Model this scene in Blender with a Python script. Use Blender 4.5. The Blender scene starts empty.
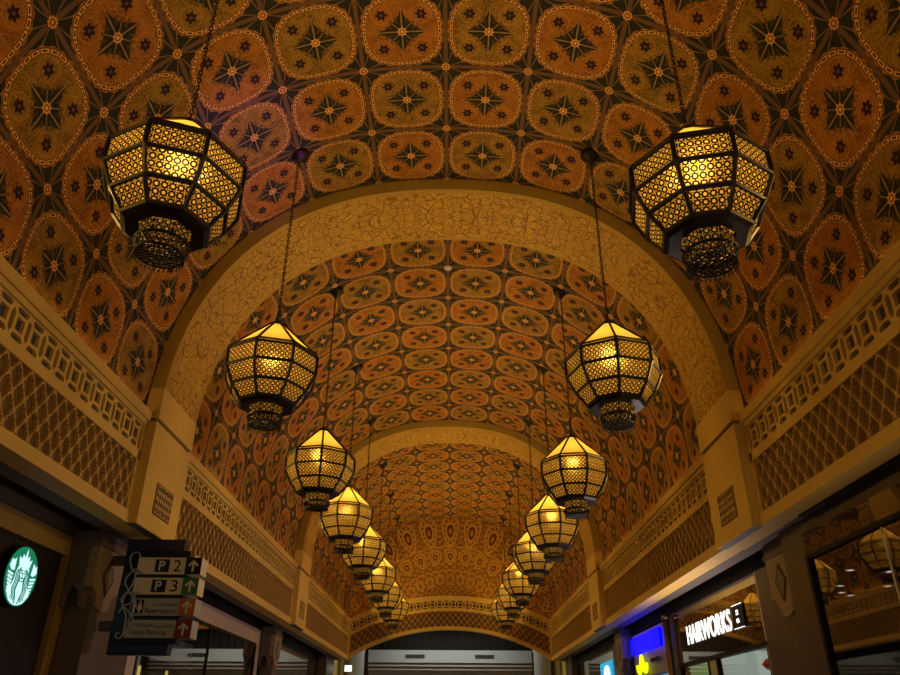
import bpy, bmesh, math, random
from mathutils import Vector, Matrix, Euler
random.seed(7)
PI = math.pi
scn = bpy.context.scene
COL = scn.collection

# ------------------------------------------------------------------ node helpers
class Ex:
    """tiny expression wrapper round shader sockets"""
    nt = None
    def __init__(s, v): s.v = v
    @staticmethod
    def w(x): return x if isinstance(x, Ex) else Ex(x)
def _put(sock, x):
    x = x.v if isinstance(x, Ex) else x
    if isinstance(x, (int, float)): sock.default_value = x
    elif isinstance(x, (tuple, list)): sock.default_value = (*x, 1) if len(x) == 3 and len(sock.default_value) == 4 else x
    else: Ex.nt.links.new(x, sock)
def M(op, *a):
    n = Ex.nt.nodes.new('ShaderNodeMath'); n.operation = op
    for i, x in enumerate(a): _put(n.inputs[i], x)
    return Ex(n.outputs[0])
Ex.__add__ = lambda a, b: M('ADD', a, b); Ex.__radd__ = lambda a, b: M('ADD', b, a)
Ex.__sub__ = lambda a, b: M('SUBTRACT', a, b); Ex.__rsub__ = lambda a, b: M('SUBTRACT', b, a)
Ex.__mul__ = lambda a, b: M('MULTIPLY', a, b); Ex.__rmul__ = lambda a, b: M('MULTIPLY', b, a)
Ex.__truediv__ = lambda a, b: M('DIVIDE', a, b); Ex.__rtruediv__ = lambda a, b: M('DIVIDE', b, a)
def absx(a): return M('ABSOLUTE', a)
def fl(a): return M('FLOOR', a)
def fr(a): return M('FRACT', a)
def lt(a, b): return M('LESS_THAN', a, b)
def gt(a, b): return M('GREATER_THAN', a, b)
def pw(a, b): return M('POWER', a, b)
def mn(a, b): return M('MINIMUM', a, b)
def mx(a, b): return M('MAXIMUM', a, b)
def sn(a): return M('SINE', a)
def cs(a): return M('COSINE', a)
def hyp(a, b): return M('SQRT', a * a + b * b)
def near(a, c, w): return M('COMPARE', a, c, w)
def mix(f, c1, c2):
    n = Ex.nt.nodes.new('ShaderNodeMix'); n.data_type = 'RGBA'
    _put(n.inputs[0], f); _put(n.inputs[6], c1); _put(n.inputs[7], c2)
    return Ex(n.outputs[2])
def noise(vec, scale, detail=2.0, rough=.5, dist=0.0, out=0):
    n = Ex.nt.nodes.new('ShaderNodeTexNoise')
    n.inputs['Scale'].default_value = scale; n.inputs['Detail'].default_value = detail
    n.inputs['Roughness'].default_value = rough; n.inputs['Distortion'].default_value = dist
    _put(n.inputs['Vector'], vec); return Ex(n.outputs[out])
def voro(vec, scale, feature='F1', out='Distance'):
    n = Ex.nt.nodes.new('ShaderNodeTexVoronoi'); n.feature = feature
    n.inputs['Scale'].default_value = scale; _put(n.inputs['Vector'], vec); return Ex(n.outputs[out])
def comb(x, y, z=0.0):
    n = Ex.nt.nodes.new('ShaderNodeCombineXYZ')
    for i, q in enumerate((x, y, z)): _put(n.inputs[i], q)
    return Ex(n.outputs[0])
def sep(v):
    n = Ex.nt.nodes.new('ShaderNodeSeparateXYZ'); _put(n.inputs[0], v)
    return [Ex(o) for o in n.outputs]
def tc(which):
    n = Ex.nt.nodes.new('ShaderNodeTexCoord'); return Ex(n.outputs[which])
def newmat(name):
    m = bpy.data.materials.new(name); m.use_nodes = True
    Ex.nt = m.node_tree
    b = m.node_tree.nodes['Principled BSDF']
    return m, b
def bump(b, h, strength=.4, dist=.01):
    n = Ex.nt.nodes.new('ShaderNodeBump'); n.inputs['Strength'].default_value = strength
    n.inputs['Distance'].default_value = dist; _put(n.inputs['Height'], h)
    Ex.nt.links.new(n.outputs[0], b.inputs['Normal'])
def plain(name, c, rough=.6, metal=0.0, var=.12, scale=3.0, bmp=0.0):
    m, b = newmat(name)
    o = tc('Object')
    f = noise(o, scale, 4)
    dark = tuple(x * (1 - var) for x in c); lite = tuple(min(1, x * (1 + var)) for x in c)
    _put(b.inputs['Base Color'], mix(f, dark, lite))
    b.inputs['Roughness'].default_value = rough; b.inputs['Metallic'].default_value = metal
    if not metal and rough > .41: b.inputs['Specular IOR Level'].default_value = .15
    if bmp: bump(b, noise(o, 40, 3), bmp, .01)
    return m
def emis(name, c, s):
    m, b = newmat(name)
    b.inputs['Base Color'].default_value = (*[x * .3 for x in c], 1)
    b.inputs['Emission Color'].default_value = (*c, 1); b.inputs['Emission Strength'].default_value = s
    return m

# ------------------------------------------------------------------ materials
MAT = {}
MAT['cream'] = plain('cream_stone', (.66, .45, .115), .55, var=.06, scale=1.3, bmp=.05)
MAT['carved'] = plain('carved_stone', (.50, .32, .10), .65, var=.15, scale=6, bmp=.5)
MAT['carved_shade'] = plain('carved_shade', (.18, .105, .032), .75, var=.12, scale=3)  # same plaster as the carving, darkened for the shade in its recesses
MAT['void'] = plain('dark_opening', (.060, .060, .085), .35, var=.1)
MAT['soffit'] = plain('soffit_plaster', (.14, .12, .10), .6, var=.05)
MAT['black'] = plain('black_paint', (.012, .011, .011), .5)
MAT['bronze'] = plain('dark_bronze', (.018, .012, .008), .42, .6, var=.3)
MAT['facade'] = plain('brown_facade', (.075, .048, .03), .4, var=.1)
MAT['ochre'] = plain('ochre_surround', (.26, .16, .04), .5, var=.12)
MAT['pink'] = plain('pale_surround', (.47, .37, .31), .5, var=.06)
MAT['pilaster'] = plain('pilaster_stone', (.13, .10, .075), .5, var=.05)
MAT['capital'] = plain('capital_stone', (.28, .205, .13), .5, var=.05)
MAT['greenstone'] = plain('green_inlay', (.11, .11, .085), .3, var=.15, scale=12)
MAT['navy'] = plain('navy_board', (.008, .010, .022), .4)
MAT['navy2'] = plain('navy_header', (.016, .024, .08), .4)
MAT['panel'] = plain('sign_panel_cream', (.68, .62, .44), .5, var=.03)
MAT['panel_grey'] = plain('sign_panel_grey', (.38, .40, .37), .5, var=.03)
MAT['white'] = plain('white_paint', (.62, .62, .62), .5, var=.02)
MAT['ink'] = plain('black_ink', (.02, .018, .018), .5)
MAT['green'] = plain('sign_green', (.05, .17, .025), .5)
MAT['orange'] = plain('sign_orange', (.48, .155, .02), .5)
MAT['maroon'] = plain('sign_maroon', (.22, .045, .035), .5)
MAT['bluegrey'] = plain('scroll_blue_grey', (.28, .36, .48), .4)
MAT['wood'] = plain('dark_wood', (.02, .014, .009), .5)
MAT['steel'] = plain('bronze_column_metal', (.22, .15, .09), .25, .8)
MAT['floor_in'] = plain('shop_floor', (.12, .1, .08), .4)
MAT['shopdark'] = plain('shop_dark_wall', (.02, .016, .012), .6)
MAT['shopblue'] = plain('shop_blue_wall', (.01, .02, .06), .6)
MAT['shoplite'] = plain('shop_pale_wall', (.55, .56, .52), .6, var=.03)
MAT['bulkhead'] = plain('pale_bulkhead', (.46, .49, .47), .6, var=.03)
MAT['lamp_white'] = emis('downlight_glow', (1, .9, .75), 2.5)
MAT['em_white'] = emis('letter_glow', (1, .98, .95), 2.2)
MAT['em_blue'] = emis('blue_lightbox', (.0, .0, 1), 5.0)
MAT['em_yel'] = emis('yellow_green_glow', (.72, .95, .0), 1.2)
MAT['em_shop'] = emis('shop_glow_wall', (.80, .97, .85), .8)  # wall colour that emits, in place of lamps inside the shop
MAT['em_shopg'] = emis('shop_green_glow', (.62, .85, .30), .6)  # emits too, the greener part of the shop's glow
MAT['em_tube'] = emis('yellow_tube', (1, .72, .2), 1.2)
MAT['em_sky'] = emis('cyan_glow', (.02, .42, .75), .8)
MAT['em_exit'] = emis('exit_glow', (.85, 1, .92), 1.6)
MAT['em_logo_w'] = emis('logo_white', (.60, .92, 1), 1.0)
MAT['em_logo_g'] = emis('logo_green', (.0, .22, .10), .75)
MAT['em_strip'] = emis('warm_ceiling_panel', (1, .85, .6), .18)

# glass of the shop windows
def glassmat():
    m, b = newmat('window_glass')
    nt = m.node_tree; out = [n for n in nt.nodes if n.type == 'OUTPUT_MATERIAL'][0]
    nt.nodes.remove(b)
    g = nt.nodes.new('ShaderNodeBsdfGlossy'); g.inputs['Roughness'].default_value = .015
    g.inputs['Color'].default_value = (.80, .76, .68, 1)
    t = nt.nodes.new('ShaderNodeBsdfTransparent'); t.inputs['Color'].default_value = (.75, .75, .74, 1)
    f = nt.nodes.new('ShaderNodeFresnel'); f.inputs['IOR'].default_value = 1.6
    fac = M('ADD', M('MULTIPLY', Ex(f.outputs[0]), 2.4), .04)
    geo = nt.nodes.new('ShaderNodeNewGeometry')
    fac = mn(fac, .9) * (1.0 - Ex(geo.outputs['Backfacing']))
    x = nt.nodes.new('ShaderNodeMixShader')
    _put(x.inputs[0], fac); nt.links.new(t.outputs[0], x.inputs[1]); nt.links.new(g.outputs[0], x.inputs[2])
    nt.links.new(x.outputs[0], out.inputs[0])
    return m
MAT['glass'] = glassmat()

# painted vault: one medallion per UV unit
def vaultmat():
    m, b = newmat('painted_vault')
    u, v, _ = sep(tc('UV'))
    a = fr(u) - .5; c = fr(v) - .5
    par = M('MODULO', fl(u) + fl(v) + 200.0, 2.0)          # checker
    A = absx(a); C = absx(c)
    d = pw(pw(A, 2.7) + pw(C, 2.7), 1 / 2.7)
    th = M('ARCTAN2', c, a)
    uv3 = comb(u, v)
    n1 = noise(uv3, 9, 3); n2 = noise(uv3, 30, 2)
    fil = voro(uv3, 26, 'DISTANCE_TO_EDGE')
    swirl = sn(voro(uv3, 11) * 38.0)
    # medallion ground
    org = mix(noise(uv3, 5.5, 3) * 2.0 - .5, (.17, .048, .008), (.52, .185, .022))
    n0 = M('SMOOTH_MIN', M('MAXIMUM', noise(uv3, 5.5, 3) * 2.2 - .6, 0.0), 1.0, .2)
    olv = mix(n0, (.095, .062, .012), (.36, .215, .032))
    ground = mix(par, org, olv)
    ground = mix(M('MULTIPLY', lt(fil, .085), .6), ground, (.48, .24, .055))
    ground = mix(M('MULTIPLY', gt(swirl, .66), .65), ground, (.085, .05, .025))
    # inner arabesque rings round the flowers
    fx = A - .225; fy = C - .225
    fd = hyp(fx, fy); fth = M('ARCTAN2', fy, fx)
    ring = near(fd, .115, .008)
    ground = mix(ring * .55, ground, (.45, .22, .05))
    # eight pointed star
    ast = pw(A, .62) + pw(C, .62) + (n2 - .5) * .12
    star = lt(ast, .33 ** .62)
    star2 = lt(hyp(a, c), .115 + .045 * absx(cs(th * 4.0)))
    teal = mix(n2, (.012, .017, .017), (.036, .036, .028))
    ground = mix(mx(star, star2), ground, teal)
    halo = lt(hyp(a, c), .20) * gt(absx(cs(th * 8.0)), .8) * gt(hyp(a, c), .12)
    ground = mix(halo * .8, ground, (.10, .07, .035))
    ray = mx(lt(A, .0075) * lt(C, .31), lt(C, .0075) * lt(A, .31))
    ground = mix(ray * .85, ground, (.34, .24, .10))
    dray = lt(absx(A - C), .008) * lt(hyp(a, c), .15)
    ground = mix(dray * .7, ground, (.36, .24, .09))
    rc = hyp(a, c)
    ground = mix(lt(rc, .052 + .007 * cs(th * 8.0)), ground, (.75, .40, .11))
    ground = mix(near(rc, .026, .006), ground, (.16, .06, .02))
    ground = mix(lt(rc, .011), ground, (.85, .6, .3))
    flo = lt(fd, .056 + .012 * cs(fth * 6.0))
    ground = mix(flo, ground, (.028, .014, .022))
    ground = mix(lt(fd, .017), ground, (.12, .075, .085))
    # spandrel
    a2 = .5 - A; c2 = .5 - C
    r2 = hyp(a2, c2); th2 = M('ARCTAN2', c2, a2)
    sp = mix(n1, (.040, .022, .014), (.095, .048, .024))
    ast2 = pw(a2, .72) + pw(c2, .72)
    sp = mix(lt(ast2, .42 ** .72), sp, teal)
    sp = mix(mx(lt(a2, .024), lt(c2, .024)) * .8, sp, (.17, .095, .05))
    sp = mix(near(absx(th2 - PI / 4), .42, .035) * lt(r2, .3), sp, (.22, .14, .07))
    sp = mix(lt(r2, .050 + .007 * cs(th2 * 8.0)), sp, (.72, .37, .10))
    sp = mix(near(r2, .025, .008), sp, (.20, .085, .02))
    # chain border
    edge = .470 + .006 * cs(th * 26.0)
    col = mix(lt(d, edge), sp, (.40, .185, .045))
    col = mix(lt(d, .462), col, (.17, .072, .02))
    lnk = near(d, .433, .0165)
    col = mix(lnk * gt(cs(th * 28.0) + 1.0, .12), col, (.74, .42, .12))
    dash = near(d, .433, .008) * gt(cs(th * 28.0), .0)
    col = mix(dash, col, (.05, .022, .014))
    col = mix(lt(d, .408), col, ground)
    _put(b.inputs['Base Color'], mix(M('MULTIPLY', n2, .10), col, (.14, .07, .025)))
    b.inputs['Roughness'].default_value = .8; b.inputs['Specular IOR Level'].default_value = .06
    bump(b, d * 0.0 + n2, .1, .01)
    return m
MAT['vault'] = vaultmat()

def archmat():
    m, b = newmat('gilded_arabesque')
    u, v, _ = sep(tc('UV'))          # metres round the arch, metres across
    mv = absx(v - .875)
    w = noise(comb(u, mv), 2.2, 2, out=1)
    wx, wy, wz = sep(w)
    p = comb(u + wx * .35, mv + wy * .35)
    vd = voro(p, 2.6)
    sc = sn(vd * 46.0)
    ed = voro(p, 5.2, 'DISTANCE_TO_EDGE')
    lines = mx(gt(sc, .80), lt(ed, .045))
    n = noise(comb(u, v), 3, 3)
    base = mix(n, (.47, .285, .050), (.64, .40, .080))
    line_c = (.17, .08, .022)
    brd = gt(mv, .76)
    zig = gt(sn(u * 60.0) * cs(mv * 140.0), .15)
    lines = M('ADD', lines * (1.0 - brd), brd * zig)
    _put(b.inputs['Base Color'], mix(lines * .75, base, line_c))
    b.inputs['Roughness'].default_value = .6; b.inputs['Specular IOR Level'].default_value = .15
    bump(b, lines, .5, -.012)
    return m
MAT['arch'] = archmat()
MAT['fascia'] = plain('gilded_fascia', (.40, .28, .06), .5, var=.12)

def tympmat():
    m, b = newmat('peacock_tympanum')
    x, y, z = sep(tc('Object'))      # origin of the fan at the object origin
    r = hyp(x, z); th = M('ARCTAN2', x, z)
    nz = noise(comb(x, z), 5, 3)
    base = mix(nz, (.135, .050, .012), (.22, .085, .018))
    gold = (.54, .31, .065)
    fil = voro(comb(x, z), 5.0); f2 = mx(sn(fil * 34.0), gt(sn(r * 22.0) * cs(th * 60.0), .25) * .9)
    col = mix(gt(f2, .45) * .7, base, gold)
    def tier(col, R, n, hh, ww):
        da = PI / n
        k = fr(th / da + .5) - .5
        px = k * da * R / ww
        pz = (r - R) / hh
        e = hyp(px * (1.15 + pz * -.35), pz)
        col = mix(lt(e, 1.0), col, (.13, .045, .012))
        col = mix(near(e, .88, .10), col, gold)
        col = mix(near(e, .50, .09), col, gold)
        col = mix(lt(e, .2), col, (.42, .2, .05))
        pt = absx(sn(M('ARCTAN2', px, pz) * 6.0))
        col = mix(near(e, .68, .06) * gt(pt, .5), col, gold)
        return col
    col = tier(col, 5.75, 16, .85, .50)
    col = tier(col, 4.45, 18, .42, .36)
    col = tier(col, 3.3, 20, .28, .22)
    col = tier(col, 2.3, 14, .3, .24)
    col = mix(near(r, 6.72, .04), col, gold)
    col = mix(near(r, 4.95, .03), col, gold)
    col = mix(near(r, 3.75, .025), col, gold)
    _put(b.inputs['Base Color'], col); b.inputs['Roughness'].default_value = .6; b.inputs['Specular IOR Level'].default_value = .1
    return m
MAT['tymp'] = tympmat()

def panemat(name, pattern, emi):
    m, b = newmat(name)
    nt = m.node_tree; out = [n for n in nt.nodes if n.type == 'OUTPUT_MATERIAL'][0]
    nt.nodes.remove(b)
    tr = nt.nodes.new('ShaderNodeBsdfTranslucent'); tr.inputs['Color'].default_value = (.95, .66, .13, 1)
    em = nt.nodes.new('ShaderNodeEmission'); em.inputs['Strength'].default_value = emi
    em.inputs['Color'].default_value = (1, .56, .11, 1)
    ad = nt.nodes.new('ShaderNodeAddShader')
    nt.links.new(tr.outputs[0], ad.inputs[0]); nt.links.new(em.outputs[0], ad.inputs[1])
    rf = nt.nodes.new('ShaderNodeBsdfRefraction'); rf.inputs['Roughness'].default_value = .75; rf.inputs['IOR'].default_value = 1.35
    rf.inputs['Color'].default_value = (.9, .72, .25, 1)
    m2 = nt.nodes.new('ShaderNodeMixShader'); m2.inputs[0].default_value = .24
    nt.links.new(ad.outputs[0], m2.inputs[1]); nt.links.new(rf.outputs[0], m2.inputs[2])
    res = m2.outputs[0]
    if pattern:
        u, v, _ = sep(tc('UV'))      # metres on the panel
        s = 1 / .078
        U = u * s; V = v * s
        def rings(U, V):
            a = fr(U) - .5; c = fr(V) - .5
            r = hyp(a, c)
            return mx(near(r, .355, .135), mx(lt(absx(a), .06) * gt(r, .37), lt(absx(c), .05) * gt(r, .40)))
        k = mx(rings(U, V), near(hyp(fr(U + .5) - .5, fr(V + .5) - .5), .15, .05))
        a = fr(U) - .5
        df = nt.nodes.new('ShaderNodeBsdfDiffuse'); df.inputs['Color'].default_value = (.03, .018, .010, 1)
        mixs = nt.nodes.new('ShaderNodeMixShader')
        _put(mixs.inputs[0], k)
        nt.links.new(res, mixs.inputs[1]); nt.links.new(df.outputs[0], mixs.inputs[2]); res = mixs.outputs[0]
    nt.links.new(res, out.inputs[0])
    return m
MAT['pane'] = panemat('lantern_glass', False, .05)
MAT['screen'] = panemat('lantern_fret_screen', True, .07)

def floormat():
    m, b = newmat('stone_floor')
    br = Ex.nt.nodes.new('ShaderNodeTexBrick'); br.offset = 0
    br.inputs['Scale'].default_value = 1; br.inputs['Mortar Size'].default_value = .006
    br.inputs['Brick Width'].default_value = .8; br.inputs['Row Height'].default_value = .8
    br.inputs['Color1'].default_value = (.32, .26, .19, 1); br.inputs['Color2'].default_value = (.28, .22, .16, 1)
    br.inputs['Mortar'].default_value = (.1, .08, .06, 1)
    _put(br.inputs['Vector'], tc('Object'))
    _put(b.inputs['Base Color'], Ex(br.outputs[0])); b.inputs['Roughness'].default_value = .2
    return m
MAT['floor'] = floormat()

# ------------------------------------------------------------------ mesh helpers
class MB:
    def __init__(s): s.v = []; s.f = []; s.uv = {}
    def quad(s, a, b, c, d, uvs=None):
        i = len(s.v); s.v += [a, b, c, d]; s.f.append((i, i + 1, i + 2, i + 3))
        if uvs: s.uv[len(s.f) - 1] = uvs
    def poly(s, pts):
        i = len(s.v); s.v += list(pts); s.f.append(tuple(range(i, i + len(pts))))
    def box(s, x0, x1, y0, y1, z0, z1, nx=1, f=None):
        """box, optionally cut into nx slices along x and bent by f(x,y,z)"""
        i = len(s.v)
        for k in range(nx + 1):
            x = x0 + (x1 - x0) * k / nx
            for (y, z) in ((y0, z0), (y1, z0), (y1, z1), (y0, z1)):
                s.v.append(f(x, y, z) if f else (x, y, z))
        for k in range(nx):
            a = i + 4 * k; b = a + 4
            for j in range(4):
                s.f.append((a + j, b + j, b + (j + 1) % 4, a + (j + 1) % 4))
        s.f.append((i, i + 1, i + 2, i + 3)); e = i + 4 * nx; s.f.append((e + 3, e + 2, e + 1, e))
        return s
    def prism(s, pts, d0, d1, tr):
        """2-D outline pts swept from depth d0 to d1; tr(p,q,d) -> xyz"""
        n = len(pts); i = len(s.v)
        s.v += [tr(p, q, d0) for p, q in pts] + [tr(p, q, d1) for p, q in pts]
        s.f.append(tuple(i + k for k in range(n))); s.f.append(tuple(i + n + n - 1 - k for k in range(n)))
        for k in range(n): s.f.append((i + k, i + n + k, i + n + (k + 1) % n, i + (k + 1) % n))
        return s
    def tube(s, pts, r, n=8, closed=False):
        i = len(s.v); P = [Vector(p) for p in pts]; m = len(P)
        prev = None
        for k, p in enumerate(P):
            if closed: t = P[(k + 1) % m] - P[k - 1]
            else: t = P[min(k + 1, m - 1)] - P[max(k - 1, 0)]
            t.normalize()
            if prev is None:
                up = Vector((0, 0, 1)) if abs(t.z) < .9 else Vector((1, 0, 0))
                x = t.cross(up).normalized()
            else: x = (prev - t * prev.dot(t)).normalized()
            prev = x; y = t.cross(x)
            for j in range(n):
                a = 2 * PI * j / n; s.v.append(tuple(p + x * r * math.cos(a) + y * r * math.sin(a)))
        for k in range(m if closed else m - 1):
            a = i + k * n; b = i + ((k + 1) % m) * n
            for j in range(n): s.f.append((a + j, a + (j + 1) % n, b + (j + 1) % n, b + j))
        if not closed:
            s.f.append(tuple(i + n - 1 - j for j in range(n))); s.f.append(tuple(i + (m - 1) * n + j for j in range(n)))
        return s
    def lathe(s, prof, n=24, cap=True, ph=0.0):
        i = len(s.v)
        for r, z in prof:
            for j in range(n):
                a = 2 * PI * j / n + ph; s.v.append((r * math.cos(a), r * math.sin(a), z))
        for k in range(len(prof) - 1):
            a = i + k * n; b = a + n
            for j in range(n): s.f.append((a + j, a + (j + 1) % n, b + (j + 1) % n, b + j))
        if cap:
            s.f.append(tuple(i + j for j in range(n))); e = i + (len(prof) - 1) * n
            s.f.append(tuple(e + n - 1 - j for j in range(n)))
        return s
    def mesh(s, name, mat, smooth=False):
        me = bpy.data.meshes.new(name); me.from_pydata([tuple(v) for v in s.v], [], s.f)
        if s.uv:
            ul = me.uv_layers.new(name='UVMap')
            for p in me.polygons:
                if p.index in s.uv:
                    for li, q in zip(p.loop_indices, s.uv[p.index]): ul.data[li].uv = q
        me.materials.append(MAT[mat] if isinstance(mat, str) else mat)
        if smooth:
            for p in me.polygons: p.use_smooth = True
        bm = bmesh.new(); bm.from_mesh(me); bmesh.ops.recalc_face_normals(bm, faces=bm.faces); bm.to_mesh(me); bm.free()
        me.update(); return me
    def build(s, name, mat, parent=None, smooth=False):
        o = bpy.data.objects.new(name, s.mesh(name, mat, smooth)); COL.objects.link(o); o.parent = parent
        return o
def tag(o, label=None, cat=None, group=None, kind=None):
    if label: o['label'] = label
    if cat: o['category'] = cat
    if group: o['group'] = group
    if kind: o['kind'] = kind
    return o
def thing(name, label, cat, loc=(0, 0, 0), rz=0.0, group=None):
    o = bpy.data.objects.new(name, None); COL.objects.link(o); o.location = loc; o.rotation_euler = (0, 0, rz)
    o.empty_display_size = .2
    return tag(o, label, cat, group)
def dup(o, parent=None):
    c = o.copy(); COL.objects.link(c); c.parent = parent
    for ch in list(o.children): dup(ch, c)
    return c
def box(name, mat, b, parent=None):
    return MB().box(*b).build(name, mat, parent)
def structure(o): o['kind'] = 'structure'; return o

def fretmesh(name, outer, holes, t, mat, tr):
    """flat sheet with holes; 2-D curve filled, then mapped by tr(p,q,w) (w = 0..t towards the viewer)"""
    cu = bpy.data.curves.new('tmp', 'CURVE'); cu.dimensions = '2D'; cu.fill_mode = 'BOTH'; cu.extrude = t / 2
    for loop in [outer] + holes:
        sp = cu.splines.new('POLY'); sp.points.add(len(loop) - 1)
        for k, (p, q) in enumerate(loop): sp.points[k].co = (p, q, 0, 1)
        sp.use_cyclic_u = True
    o = bpy.data.objects.new('tmp', cu); COL.objects.link(o)
    bpy.context.view_layer.update()
    me = bpy.data.meshes.new_from_object(o.evaluated_get(bpy.context.evaluated_depsgraph_get()))
    bpy.data.objects.remove(o); bpy.data.curves.remove(cu)
    me.name = name
    for v in me.vertices: v.co = tr(v.co.x, v.co.y, v.co.z + t / 2)
    me.materials.clear(); me.materials.append(MAT[mat])
    for p in me.polygons: p.material_index = 0
    me.update()
    return me
def link(me, name, parent=None):
    o = bpy.data.objects.new(name, me); COL.objects.link(o); o.parent = parent; return o

def textmesh(name, s, w, h, mat, parent, loc, rot=(PI / 2, 0, 0), ext=.004, shear=0.0, bold=0.0, spacing=1.0):
    cu = bpy.data.curves.new('t', 'FONT'); cu.body = s; cu.extrude = .5; cu.offset = bold; cu.shear = shear; cu.space_character = spacing
    o = bpy.data.objects.new('t', cu); COL.objects.link(o); bpy.context.view_layer.update()
    me = bpy.data.meshes.new_from_object(o.evaluated_get(bpy.context.evaluated_depsgraph_get()))
    bpy.data.objects.remove(o)
    if not me.vertices: return None
    xs = [v.co.x for v in me.vertices]; ys = [v.co.y for v in me.vertices]
    x0, x1, y0, y1 = min(xs), max(xs), min(ys), max(ys)
    for v in me.vertices:
        v.co.x = (v.co.x - x0) / (x1 - x0) * w; v.co.y = (v.co.y - y0) / (y1 - y0) * h
        v.co.z = (v.co.z + .5) * ext
    me.materials.clear(); me.materials.append(MAT[mat]); me.name = name
    q = link(me, name, parent); q.location = loc; q.rotation_euler = rot
    return q

# ------------------------------------------------------------------ dimensions (camera 1.6 m above the floor)
PIER = [(-1.6, .15), (11.55, 13.3), (24.7, 26.45)]
YEND = 38.9
BAYS = [(.15, 11.55), (13.3, 24.7), (26.45, YEND)]
ZB, ZT, ZS = 4.38, 6.15, 6.15
NEXP = 2.3
def sup(a, b, n=96):
    """points of the vault profile, equal arc length, from left spring to right"""
    raw = []
    for k in range(2001):
        t = PI * k / 2000
        c, s_ = math.cos(t), math.sin(t)
        raw.append((-a * math.copysign(abs(c) ** (2 / NEXP), c), ZS + b * abs(s_) ** (2 / NEXP)))
    L = [0]
    for p, q in zip(raw, raw[1:]): L.append(L[-1] + math.hypot(q[0] - p[0], q[1] - p[1]))
    out = []; j = 0
    for k in range(n + 1):
        t = L[-1] * k / n
        while j < 1999 and L[j + 1] < t: j += 1
        f = (t - L[j]) / max(1e-9, L[j + 1] - L[j])
        out.append((raw[j][0] + (raw[j + 1][0] - raw[j][0]) * f, raw[j][1] + (raw[j + 1][1] - raw[j][1]) * f))
    return out, L[-1]

# ------------------------------------------------------------------ shell
structure(box('floor', 'floor', (-6.6, 6.6, -1.7, 48, -.1, 0)))
VP, VL = sup(5.05, 5.10, 120)
def vault(y0, y1, rows, yr):
    mb = MB(); n = len(VP) - 1
    for j in range(n):
        (xa, za), (xb, zb) = VP[j], VP[j + 1]
        ua, ub = 12 * j / n, 12 * (j + 1) / n
        v1 = rows * (y1 - y0) / yr
        mb.quad((xa, y0, za), (xa, y1, za), (xb, y1, zb), (xb, y0, zb), [(ua, 0), (ua, v1), (ub, v1), (ub, 0)])
        # outer skin gives the shell its thickness
        ka = 1.06; mb.quad((xa * ka, y0, ZS + (za - ZS) * ka), (xb * ka, y0, ZS + (zb - ZS) * ka), (xb * ka, y1, ZS + (zb - ZS) * ka), (xa * ka, y1, ZS + (za - ZS) * ka))
    return mb
for i, (y0, y1) in enumerate(BAYS):
    o = vault(y0, y1, 8, 11.4).build('ceiling', 'vault', smooth=True); structure(o)
structure(box('wall_back', 'cream', (-7, 7, -1.9, -1.7, 0, 12)))
# arches between the bays
AP, AL = sup(4.82, 4.86, 120)
def arch(i, y0, y1, label):
    t = thing('ceiling_arch', label, 'arch', (0, y0 + .012, 0), group=None)
    mb = MB(); n = len(AP) - 1; w = y1 - y0 - .024
    for j in range(n):
        (xa, za), (xb, zb) = AP[j], AP[j + 1]
        ua, ub = AL * j / n, AL * (j + 1) / n
        mb.quad((xa, .05, za), (xa, w - .05, za), (xb, w - .05, zb), (xb, .05, zb), [(ua, .05), (ua, w - .05), (ub, w - .05), (ub, .05)])
    mb.build('arabesque_soffit', 'arch', t, True)
    for y in (0, w):
        mb = MB(); q = [(x * 1.07, ZS + (z - ZS) * 1.07) for x, z in AP]
        s = .05 if y == 0 else -.05
        for j in range(n):
            a, b = AP[j], AP[j + 1]; A2, B2 = q[j], q[j + 1]
            if y == 0: mb.quad((a[0], y, a[1]), (b[0], y, b[1]), (B2[0], y, B2[1]), (A2[0], y, A2[1]))
            else: mb.quad((A2[0], y, A2[1]), (B2[0], y, B2[1]), (b[0], y, b[1]), (a[0], y, a[1]))
            mb.quad((a[0], y, a[1]), (a[0], y + s, a[1]), (b[0], y + s, b[1]), (b[0], y, b[1]))
        mb.build('fascia', 'fascia', t)
    return t
arch(1, *PIER[1], 'wide golden arch rib with carved arabesque soffit, nearest across the vault')
arch(2, *PIER[2], 'second golden arch rib, smaller in the distance between the dark hooks')

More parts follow.
